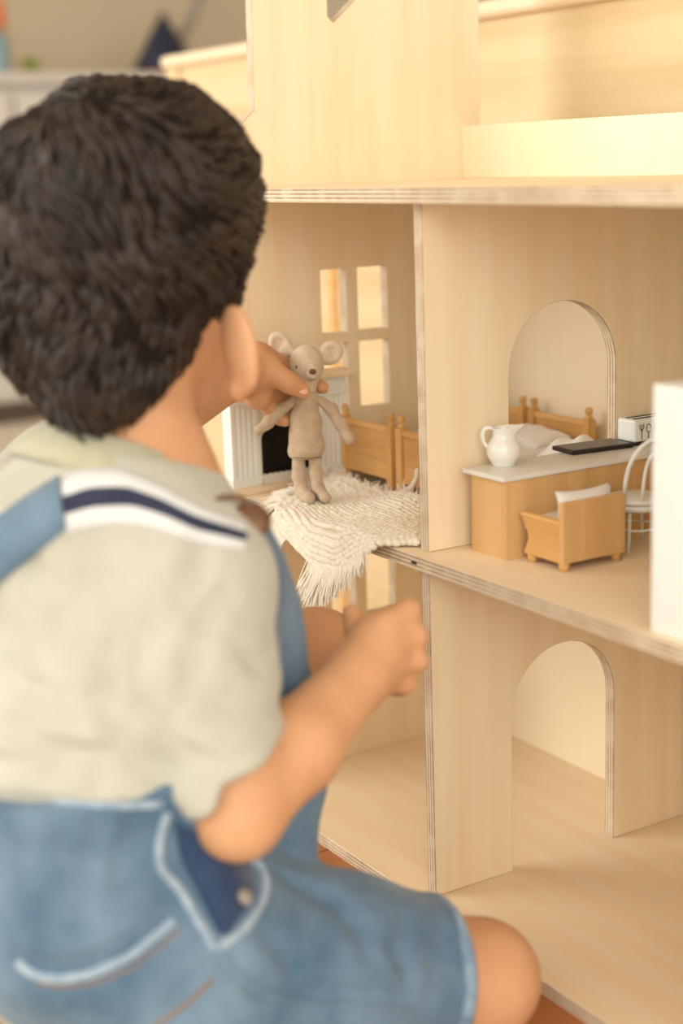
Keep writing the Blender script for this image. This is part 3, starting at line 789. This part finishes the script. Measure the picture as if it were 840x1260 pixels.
# joints
F3 = nrm((-.146, .988, 0)); R3 = nrm((.988, .146, 0)); Z3 = np.array([0, 0, 1.])
TF = [R3, F3, Z3]
pelv = np.array([.088, -.285, .115]); waist = np.array([.078, -.283, .20]); chest = np.array([.060, -.250, .295]); neckb = at(172, 578, .945)
rsh = at(250, 718, .885); lsh = at(15, 655, 1.02)
relb = at(293, 1003, .868); rwr = at(441, 832, .955)
lelb = at(115, 560, 1.125); lwr = at(288, 462, 1.238)
rhip = np.array([.152, -.262, .090]); lhip = np.array([.030, -.280, .115])
rkn = at(590, 1205, .99); lkn = at(388, 812, 1.095)
rank = np.array([.150, -.235, .022]); lank = np.array([-.010, -.175, .030])
# head frame
hd = nrm((-.64, .75, -.20)); hr = nrm(np.cross(hd, Z3)); hu = np.cross(hr, hd)
hc = at(157, 318, .955)
def HL(x, y, z): return hc+hr*x+hd*y+hu*z
HF = [hr, hd, hu]
B = SDF((-.30, -.42, GZ), (.30, .06, .64), .0024)
B.ell(HL(0, -.004, .012), (.069, .080, .076), HF, .02)          # cranium
B.ell(HL(0, .028, -.040), (.054, .050, .052), HF, .03)          # face
B.cap(HL(-.022, .050, -.078), HL(.022, .050, -.078), .016, .016, .02)  # jaw
for sx in (-1, 1): B.ell(HL(sx*.034, .048, -.048), (.022, .022, .024), HF, .012)   # cheeks
B.cap(HL(0, .074, -.022), HL(0, .085, -.040), .006, .009, .008)  # nose
for sx in (-1, 1): B.ell(HL(sx*.027, .078, -.012), (.011, .007, .007), HF, .005, 'sub')    # eye sockets
B.cap(HL(-.012, .078, -.062), HL(.012, .078, -.062), .0045, .0045, .005); B.cap(HL(-.013, .084, -.061), HL(.013, .084, -.061), .0012, .0012, .003, 'sub')
def ear_sdf(sx):
    c = HL(.072 if sx > 0 else -.046, -.004, -.056)
    out = nrm(hr*sx*.86-hd*.5); al = nrm(hu*.95-hd*.25); nr = np.cross(out, al)
    B.ell(c+out*.008, (.0155, .0275, .0062), [nrm(out+0*al), al, nr], .0035)
    B.ell(c+out*.011-nr*sx*.008, (.009, .019, .006), [out, al, nr], .004, 'sub')
    B.cap(c-al*.024+out*.004, c-al*.027+out*.004, .0068, .006, .005)
ear_sdf(1); ear_sdf(-1)
B.cap(neckb-Z3*.01, HL(0, -.012, -.062), .041, .037, .022)       # neck
B.cap(neckb-Z3*.02, chest, .040, .058, .04); B.ell(chest, (.080, .060, .085), TF, .03); B.ell(waist, (.076, .064, .07), TF, .03); B.ell(pelv, (.082, .072, .062), TF, .03)
B.cap(rsh, neckb-Z3*.03, .028, .030, .03).cap(lsh, neckb-Z3*.03, .028, .030, .03)
B.chain([rsh, relb], [.031, .0245], .012); B.chain([relb, relb*.55+rwr*.45+UPV*.001, rwr], [.0235, .0262, .0195], .01)
B.chain([lsh, lelb], [.031, .0245], .012); B.chain([lelb, lelb*.55+lwr*.45, lwr], [.0235, .0245, .0175], .01)
B.chain([rhip, rkn], [.058, .037], .02); B.cap(rkn, rkn*.4+rank*.6+Z3*.012, .0355, .034, .012); B.cap(rkn*.4+rank*.6+Z3*.012, rank, .034, .022, .012)
B.chain([lhip, lkn], [.056, .036], .02); B.cap(lkn, lkn*.6+lank*.4-F3*.008, .034, .033, .012); B.cap(lkn*.6+lank*.4-F3*.008, lank, .033, .021, .012)
# feet
B.cap(lank-Z3*.012-F3*.008, lank+F3*.055-Z3*.021, .019, .016, .012); B.cap(rank, rank-F3*.05-Z3*.008, .020, .013, .012)
# right hand: loose fist, knuckles to the right
def finger(pts, r): B.chain(pts, r, .0035)
B.cap(rwr, at(462, 803, .968), .0190, .0185, .010); B.cap(at(466, 780, .972), at(470, 828, .970), .0150, .0140, .008)
B.cap(at(462, 803, .968), at(478, 800, .985), .018, .015, .008)
mcp = [(474, 768), (481, 792), (481, 814), (473, 836)]; pip = [(503, 753), (512, 783), (513, 813), (499, 841)]; rr_ = [.0082, .0082, .0078, .0070]
for (a, b), (c, d), r in zip(mcp, pip, rr_):
    finger([at(a, b, .965), at(c-1, d, .976), at(c-6, d+3, .997), at(c-26, d+5, 1.004)], [r*1.08, r, r*.95, r*.8])
finger([at(450, 806, .972), at(441, 778, .986), at(433, 755, .992)], [.0105, .0088, .0066])
# left hand: thumb in front of the doll's neck, fingers behind it
LD = 1.262
B.cap(lwr, at(312, 457, LD), .0175, .0185, .010); B.cap(at(318, 440, LD+.004), at(318, 488, LD+.006), .0125, .0115, .010)
B.cap(at(312, 452, LD), at(328, 455, LD-.006), .0175, .0125, .010)
finger([at(318, 446, LD-.002), at(337, 460, LD-.010), at(356, 471, LD-.012), at(373, 481, LD-.008)], [.0125, .0100, .0088, .0066])
finger([at(328, 438, LD+.012), at(350, 452, LD+.034), at(378, 468, LD+.040), at(397, 477, LD+.028)], [.0088, .0078, .0072, .0058])
finger([at(328, 458, LD+.014), at(348, 476, LD+.036), at(370, 490, LD+.042), at(384, 496, LD+.034)], [.0088, .0078, .0072, .0058])
finger([at(326, 474, LD+.014), at(340, 492, LD+.030), at(354, 504, LD+.036), at(362, 511, LD+.030)], [.0082, .0074, .0068, .0056])
finger([at(320, 488, LD+.010), at(332, 503, LD+.020), at(344, 514, LD+.026), at(351, 519, LD+.022)], [.0074, .0066, .0060, .0050])
body_me = B.mesh('body'); body = link('body', body_me, skin, ch_, True)
# thumb nail, eyes
nail_mat = plain('finger_nail', srgb(232, 178, 150), .25, .03)
m = MB(); nn = nrm(-FWD*.8+UPV*.45); tt = nrm(at(376, 484, LD)-at(360, 474, LD)); Rm = Matrix([tt, np.cross(nn, tt), nn]).transposed()
m.ell(at(372, 479.5, LD-.0138), (.0052, .0040, .0012), Rm, 14, 8); m.build('thumb_nail', nail_mat, ch_)
eye_w = plain('eye_white', srgb(236, 232, 224), .15, .01); eye_b = plain('eye_brown', srgb(50, 32, 22), .1, .1)
for sx in (-1, 1):
    e = MB().ell(HL(sx*.027, .0715, -.012), (.0088, .0075, .0072), Matrix(HF).transposed()).build('eye', eye_w, ch_)
    MB().ell(HL(sx*.027, .0775, -.012), (.0044, .0025, .0044), Matrix(HF).transposed(), 12, 8).build('iris', eye_b, e)
    MB().tube([HL(sx*.014, .080, .004), HL(sx*.026, .079, .008), HL(sx*.040, .072, .005)], [.0018, .0022, .001], 6).build('eyebrow', hair_mat, ch_)

# hair: thick cap shaped by the hairline, then tousled locks
def zcut(y): return np.interp(y, [-.11, -.075, -.04, -.012, .010, .030, .060, .10], [-.124, -.116, -.088, -.062, -.034, -.004, .036, .050])
S = SDF(hc-.135, hc+.135, .0026)
S.ell(HL(0, -.008, .020), (.079, .091, .084), HF, .01); S.ell(HL(.004, -.038, -.046), (.044, .048, .080), HF, .035)
S.ell(HL(.012, .012, .050), (.060, .066, .054), HF, .02); S.ell(HL(-.030, -.022, -.036), (.044, .050, .054), HF, .02)
S.warp(lambda P: .0042*smooth_noise(P-hc.astype(np.float32), 95, 3)+.0022*smooth_noise(P-hc.astype(np.float32), 210, 5))
hc32 = hc.astype(np.float32); hd32, hr32, hu32 = [q.astype(np.float32) for q in (hd, hr, hu)]
def cutf(P):
    q = P-hc32; return (zcut(q@hd32)-(q@hu32)).astype(np.float32)*.75
S.fn(cutf, .008, 'max')
hair_me = S.mesh('hair')
V = np.array([v.co for v in hair_me.vertices]); N = np.array([v.normal for v in hair_me.vertices])
hair = link('hair', hair_me, plain('hair_base', srgb(30, 23, 18), .85, .3, 150, .4, spec=.1), ch_, True)
m = MB(); idx = np.random.permutation(len(V))
crown = HL(.01, -.055, .060); cdir = nrm(crown-hc); cnt = 0
for i in idx:
    if cnt >= 5200: break
    p = V[i]; n = nrm(N[i]); q = p-hc; zz = q@hu-zcut(q@hd)
    if (zz < .004 and n@hu < -.5): continue
    rad = p-crown; rad = rad-n*(rad@n); L = np.linalg.norm(rad)
    if L < 1e-4: continue
    flow = nrm(rad/L*1.0+np.cross(n, rad/L)*(.9*math.exp(-L/.05))-hu*.25)
    g = p*55; flow = nrm(flow+.55*np.array([math.sin(g[1]*1.3+g[2]), math.sin(g[2]*1.1+g[0]*1.7), math.sin(g[0]*1.2+g[1])])-n*0)
    flow = nrm(flow-n*(flow@n))
    ln_ = random.uniform(.014, .030)*(.55 if zz < .02 else 1)
    w = random.uniform(.0011, .0026); lift = random.uniform(-.0004, .0042)*(.3 if zz < .02 else 1)
    pts = []
    for k in range(5):
        t = k/4
        pp = p-n*.003+flow*ln_*t+n*(lift*4*t*(1-t)+.0015*t)
        dq = pp-hc; rn = math.sqrt((dq@hr/.081)**2+((dq@hd+.008)/.094)**2+((dq@hu-.02)/.088)**2)
        pts.append(pp-n*max(0, .0)*rn-n*(ln_*t)**2*5.2)
    m.tube(pts, [w*.7, w, w*.9, w*.6, w*.12], 4, False); cnt += 1
for f in m.bm.faces: f.smooth = True
tag(m.build('hair_locks', hair_mat, ch_, recalc=False), kind='stuff')

# T-shirt
ncen = at(148, 566, .945); nax = nrm(Z3+F3*.42)
S = SDF((-.16, -.42, .12), (.26, -.10, .44), .0026)
S.ell(chest+Z3*.005, (.094, .072, .095), TF, .03); S.ell(waist+Z3*.012, (.090, .076, .085), TF, .05)
S.cap(rsh+Z3*.002, neckb-Z3*.036, .037, .044, .03); S.cap(lsh+Z3*.004, neckb-Z3*.030, .040, .046, .03); S.cap(ncen-nax*.055-F3*.01, ncen-nax*.010, .074, .050, .02)
hem = at(268, 945, .866)
S.chain([rsh, at(258, 830, .872), at(286, 952, .866), at(296, 1010, .866)], [.0375, .0395, .0335, .0335], .008)
hn = nrm(RGT*.70-UPV*.71); hn32 = hn.astype(np.float32); hp = at(299, 951, .866).astype(np.float32); 
ua = nrm(hem-rsh)
def hemcut(P):
    q = P-rsh.astype(np.float32); along = q@ua.astype(np.float32); lat = q-along[..., None]*ua.astype(np.float32)
    inside = np.sqrt((lat*lat).sum(-1))-.060
    return np.where((along > .04) & (inside < 0), np.minimum((P-hp)@hn32, .05), -.05).astype(np.float32)
S.fn(hemcut, .003, 'max')
S.cap(at(290, 975, .866), at(310, 1040, .866), .0265, .030, .003, 'sub')
lhem = lsh*.42+lelb*.58; S.cap(lsh, lhem, .041, .045, .018)
# neck opening, folds
S.cap(ncen-nax*.004, ncen+nax*.05, .052, .086, .006, 'sub')
def folds(P):
    q = P-rsh.astype(np.float32)
    a = smooth_noise(P*np.array([1, 1, .55], np.float32), 62, 11)*.0040+smooth_noise(P*np.array([.8, .8, 1.6], np.float32), 100, 13)*.0018
    low = np.clip((.285-P[..., 2])/.06, 0, 1)                 # cloth bunching above the waistband
    return a+low*.0026*np.sin(P[..., 2]*260+6*smooth_noise(P, 30, 17))
S.warp(folds)
tmp = S.mesh('tmp'); bvt = BVHTree.FromPolygons([v.co for v in tmp.vertices], [p.vertices[:] for p in tmp.polygons]); bpy.data.meshes.remove(tmp)
def drape(u, v):
    h_ = bvt.ray_cast(Vector(CAM), Vector(ray(u, v)).normalized())
    return np.array(h_[0]) if h_[0] else at(u, v, .87)
for line, r in (([(282, 728), (252, 760), (236, 810), (228, 860)], .0030), ([(118, 862), (150, 905), (200, 962)], .0036), ([(135, 800), (128, 850), (150, 900)], .0030),
                ([(20, 900), (70, 925), (130, 930)], .0034), ([(60, 950), (120, 958), (175, 952)], .0034), ([(0, 820), (40, 850), (100, 862)], .0028),
                ([(300, 800), (318, 812), (335, 806)], .0030), ([(250, 660), (240, 700), (222, 740)], .0024), ([(15, 640), (40, 700), (90, 740)], .0024), ([(200, 900), (230, 930), (280, 940)], .0022)):
    q = [drape(*p) for p in line]; q = [(a-FWD*.001) for a in q]
    S.chain(q, [r*.5]+[r]*(len(q)-2)+[r*.5], .011, 'sub')
shirt_me = S.mesh('t_shirt'); shirt = link('t_shirt', shirt_me, shirt_mat, ch_, True)
def bvh(me_obj):
    me = me_obj.data; off = wloc(me_obj.parent)
    return BVHTree.FromPolygons([v.co+off for v in me.vertices], [p.vertices[:] for p in me.polygons])
bv_shirt = bvh(shirt)

# dungarees
S = SDF((-.08, -.42, GZ+.001), (.30, .02, .40), .0026)
S.ell(waist+Z3*.004, (.099, .086, .085), TF, .03); S.ell(pelv+Z3*.004, (.104, .094, .082), TF, .04)
rk = rkn-rhip; hemr = rhip+rk*.80
S.chain([rhip+Z3*.004, rhip+rk*.45+Z3*.004, hemr+rk*.25], [.066, .055, .050], .025)
lk = lkn-lhip; heml = lhip+lk*.70
S.chain([lhip, heml+lk*.25], [.068, .050], .03)
def wtop(P):  # sloping waist edge: low at the back
    q = P-waist.astype(np.float32); f = q@F3.astype(np.float32)
    return (P[..., 2]-(.226+.016*np.clip(f/.08, -1, 1))).astype(np.float32)
S.fn(wtop, .003, 'max')
d1 = nrm(rk).astype(np.float32); h1 = (rhip+rk*.83).astype(np.float32)
S.fn(lambda P: np.where(((P-rhip.astype(np.float32))@d1 > .10) & (P[..., 0] > .085), (P-h1)@d1, -.05).astype(np.float32), .002, 'max')
d2 = nrm(lk).astype(np.float32); h2 = heml.astype(np.float32)
S.fn(lambda P: np.where(((P-lhip.astype(np.float32))@d2 > .09) & (P[..., 0] < .085), (P-h2)@d2, -.05).astype(np.float32), .002, 'max')
S.cap(h1-d1*.012, h1+d1*.03, .0425, .045, .003, 'sub')
# bib over the chest
bc = chest+Z3*.004
Bb = SDF(S.lo, S.lo+S.h*(S.n-1), S.h)
Bb.ell(bc, (.098, .083, .110), TF, .01); Bb.ell(waist+Z3*.02, (.098, .090, .085), TF, .05)
c32 = chest.astype(np.float32); f32, r32 = F3.astype(np.float32), R3.astype(np.float32)
Bb.fn(lambda P: .018-((P-c32)@f32), .004, 'max'); Bb.fn(lambda P: np.abs((P-c32)@r32)-.086, .004, 'max'); Bb.fn(lambda P: P[..., 2]-.352, .004, 'max'); Bb.fn(lambda P: .16-P[..., 2], .004, 'max')
n = np.minimum(S.n, Bb.n); S.d = np.minimum(S.d[:n[0], :n[1], :n[2]], Bb.d[:n[0], :n[1], :n[2]]); S.n = np.array(S.d.shape)
S.chain([at(290, 660, .925), at(310, 705, .945), at(324, 750, .96), at(328, 800, .965), at(346, 868, .975), at(350, 950, .975), at(342, 1030, .965)], [.0145, .0145, .0155, .0165, .0185, .021, .024], .02)
S.warp(lambda P: smooth_noise(P, 55, 21)*.0042+smooth_noise(P*np.array([1.3, .6, 1.2], np.float32), 95, 23)*.0014)
S.fn(lambda P: GZ+.0012-P[..., 2], 0, 'max')
tmp = S.mesh('tmp'); bvt = BVHTree.FromPolygons([v.co for v in tmp.vertices], [p.vertices[:] for p in tmp.polygons]); bpy.data.meshes.remove(tmp)
for line, r in (([(330, 1062), (365, 1082), (400, 1100), (430, 1130)], .0040), ([(405, 1100), (440, 1135), (455, 1175)], .0030), ([(500, 1130), (492, 1170), (505, 1215)], .0026), ([(545, 1150), (535, 1190)], .0022),
                ([(165, 1000), (158, 1040), (150, 1090)], .0034), ([(120, 1010), (110, 1060)], .0024), ([(280, 1185), (320, 1215), (380, 1225), (460, 1222), (530, 1235)], .0028), ([(330, 1150), (360, 1185), (370, 1220)], .0028),
                ([(25, 1180), (45, 1194), (75, 1199), (112, 1192), (160, 1170), (212, 1126)], .0034), ([(60, 1040), (90, 1090), (100, 1140)], .0026), ([(235, 1210), (215, 1240)], .0026)):
    q = [drape(*p)-FWD*.001 for p in line]
    S.chain(q, [r*.5]+[r]*(len(q)-2)+[r*.5], .010, 'sub')
dun_me = S.mesh('dungarees'); dun = link('dungarees', dun_me, denim, ch_, True)
bv_dun = bvh(dun)
def hit(u, v, trees):
    best = None; d = Vector(ray(u, v)).normalized()
    for t in trees:
        loc, no, i_, ds = t.ray_cast(Vector(CAM), d)
        if loc and (best is None or ds < best[2]): best = (loc, no, ds)
    return best
def hit_back(x, z, trees):
    """drape from straight behind the child: x across the back, z up"""
    o = chest+R3*x-F3*.35; o[2] = z; best = None
    for t in trees:
        loc, no, i_, ds = t.ray_cast(Vector(o), Vector(F3))
        if loc and (best is None or ds < best[2]): best = (loc, no, ds)
    return best
def path(px, trees, n=40, sm=3, cast=None):
    cast = cast or hit
    """pixel polyline draped on cloth: list of (point, normal)"""
    px = [np.array(p, float) for p in px]; L = [0]
    for a, b in zip(px[:-1], px[1:]): L.append(L[-1]+np.linalg.norm(b-a))
    out = []
    for s_ in np.linspace(0, L[-1], n):
        u = np.interp(s_, L, [p[0] for p in px]); v = np.interp(s_, L, [p[1] for p in px]); h = cast(u, v, trees)
        if h: out.append((h[0], h[1]))
    P_ = np.array([a for a, _ in out]); N_ = np.array([b for _, b in out])
    for _ in range(sm):
        P_[1:-1] = .25*P_[:-2]+.5*P_[1:-1]+.25*P_[2:]; N_[1:-1] = .25*N_[:-2]+.5*N_[1:-1]+.25*N_[2:]
    return P_, N_
def piping(nm, px, r, mat, parent, trees=None, off=.0, n=36):
    P_, N_ = path(px, trees or [bv_dun], n); m = MB(); m.tube([p+q*off for p, q in zip(P_, N_)], r, 8)
    return m.build(nm, mat, parent, smooth=True)
def band(nm, rails, mats, parent, trees, th=.0022, n=40, cast=None):
    """cloth band between two pixel polylines draped on a surface; strips get materials in turn"""
    k = len(mats); cols = []
    A = [np.array(p, float) for p in rails[0]]; Bq = [np.array(p, float) for p in rails[1]]
    for j in range(2*k+1):
        t = j/(2*k); px = [a*(1-t)+b*t for a, b in zip(A, Bq)]
        cols.append(path(px, trees, n, 4, cast))
    n = min(len(c[0]) for c in cols); m = MB()
    top = [[m.bm.verts.new(c[0][i]+c[1][i]*th) for i in range(n)] for c in cols]; bot = [[m.bm.verts.new(c[0][i]-c[1][i]*.002) for i in range(n)] for c in cols]
    for j in range(2*k):
        for i in range(n-1):
            for g, flip in ((top, False), (bot, True)):
                f = m.bm.faces.new((g[j][i], g[j][i+1], g[j+1][i+1], g[j+1][i])); f.material_index = j//2; f.smooth = True
    for i in range(n-1):
        f = m.bm.faces.new((top[0][i], bot[0][i], bot[0][i+1], top[0][i+1])); f.material_index = 0
        f = m.bm.faces.new((top[-1][i], top[-1][i+1], bot[-1][i+1], bot[-1][i])); f.material_index = k-1
    for j in range(2*k):
        m.bm.faces.new((top[j][0], top[j+1][0], bot[j+1][0], bot[j][0])); m.bm.faces.new((top[j][-1], bot[j][-1], bot[j+1][-1], top[j+1][-1]))
    return m.build(nm, mats, parent)
sb = band('shoulder_strap', [[(74, 592), (105, 578), (150, 578), (195, 596), (240, 622), (282, 638), (304, 646)], [(82, 656), (120, 648), (168, 645), (205, 655), (240, 668), (278, 674), (300, 678)]], [white_band, navy_band, white_band], dun, [bv_shirt], .0016)
band('denim_strap_end', [[(-6, 640), (40, 610), (74, 588)], [(-6, 722), (40, 686), (80, 652)]], [denim], dun, [bv_shirt], .0030, 16)
def bxz(u, v):
    q = np.array(hit(u, v, [bv_shirt])[0])-chest; return (float(q@R3), float(q[2]+chest[2]))
e1, e2 = bxz(-4, 640), bxz(-4, 720)
band('denim_strap', [[(e1[0]+.002, e1[1]+.002), (e1[0]-.030, e1[1]-.045), (-.036, .225)], [(e2[0]+.002, e2[1]+.002), (e2[0]-.012, e2[1]-.030), (-.002, .225)]], [denim], dun, [bv_shirt], .0028, 24, hit_back)
band('denim_strap', [[(-.082, .352), (-.074, .30), (-.066, .225)], [(-.052, .352), (-.046, .30), (-.037, .225)]], [denim], dun, [bv_shirt], .0028, 24, hit_back)
piping('waistband_edge', [(-130, 940), (-60, 958), (-2, 972), (50, 984), (100, 990), (150, 992), (200, 990)], .0022, piping_mat, dun)
piping('side_opening_edge', [(206, 1000), (197, 1030), (194, 1062), (203, 1076), (220, 1092), (245, 1135), (266, 1170)], .0026, piping_mat, dun)
piping('hip_pocket_edge', [(304, 1052), (322, 1066), (328, 1088), (322, 1112), (300, 1145), (268, 1168)], .0026, piping_mat, dun)
piping('back_pocket_edge', [(22, 1184), (40, 1200), (70, 1206), (110, 1200), (160, 1178), (215, 1132)], .0028, piping_mat, dun)
piping('back_pocket_stitch', [(45, 1209), (75, 1216), (118, 1210), (165, 1190), (222, 1145)], .0008, stitch, dun)
piping('leg_seam', [(268, 1172), (295, 1205), (330, 1225), (380, 1236), (440, 1238), (500, 1244)], .0024, denim, dun)
piping('yoke_seam', [(262, 1205), (230, 1236), (190, 1262)], .0012, stitch, dun)
band('hip_pocket_lining', [[(214, 1010), (222, 1060), (240, 1090), (268, 1150)], [(290, 1046), (314, 1076), (316, 1100), (280, 1150)]], [denim_dark], dun, [bv_dun], .0010, 16)
h = hit(300, 1105, [bv_dun])
if h: MB().ell(h[0]+h[1]*.0016, (.0052, .0052, .0022), Matrix((h[1].orthogonal().normalized(), h[1].cross(h[1].orthogonal().normalized()), h[1])).transposed(), 16, 8).build('side_button', grey_metal, dun)
# rolled hem on the visible leg
ring = []; a1 = nrm(np.cross(d1, Z3)); a2 = np.cross(d1, a1); hp_ = h1-d1*.006
m = MB(); m.tube([Vector(hp_+(a1*math.cos(t)+a2*math.sin(t))*.0492) for t in np.linspace(0, 2*PI, 33)], .0048, 8, False); m.build('rolled_hem', fabric('faded_denim', srgb(150, 168, 182), srgb(88, 114, 138), 1300, blot=60, bmp=.35), dun, smooth=True)
# strap buckle and button on the bib corner
hb = hit(305, 644, [bv_dun])
bn = np.array(hb[1]) if hb else -FWD; bp = (np.array(hb[0]) if hb else at(305, 644, .91))+bn*.004-FWD*.004
bn = nrm(bn-FWD*1.2); ba = nrm(np.cross(UPV, bn)); Rb = Matrix([ba, np.cross(bn, ba), bn]).transposed()
MB().ell(bp, (.0120, .0105, .0036), Rb, 20, 10).build('bib_button', bronze, dun)
m = MB(); m.tube([Vector(bp)+Rb@Vector((.015*math.cos(t)-.012, .0135*math.sin(t), .001)) for t in np.linspace(0, 2*PI, 21)], .0018, 6, False); m.build('buckle', bronze, dun, smooth=True)
# ribbed collar band
m = MB(); b1 = nrm(np.cross(nax, F3)); b2 = np.cross(nax, b1); rows = []
for rad_, off in ((.0470, .008), (.0485, .0105), (.0515, .009), (.0600, -.001), (.0665, -.010), (.0640, -.015), (.0490, .000)):
    rows.append([m.bm.verts.new(Vector(ncen+nax*off+(b1*math.cos(t)*rad_+b2*math.sin(t)*rad_))) for t in np.linspace(0, 2*PI, 48, endpoint=False)])
for q in range(len(rows)):
    a_, c_ = rows[q], rows[(q+1) % len(rows)]
    for k in range(48): m.bm.faces.new((a_[k], a_[(k+1) % 48], c_[(k+1) % 48], c_[k])).smooth = True
m.build('collar', collar_mat, shirt)
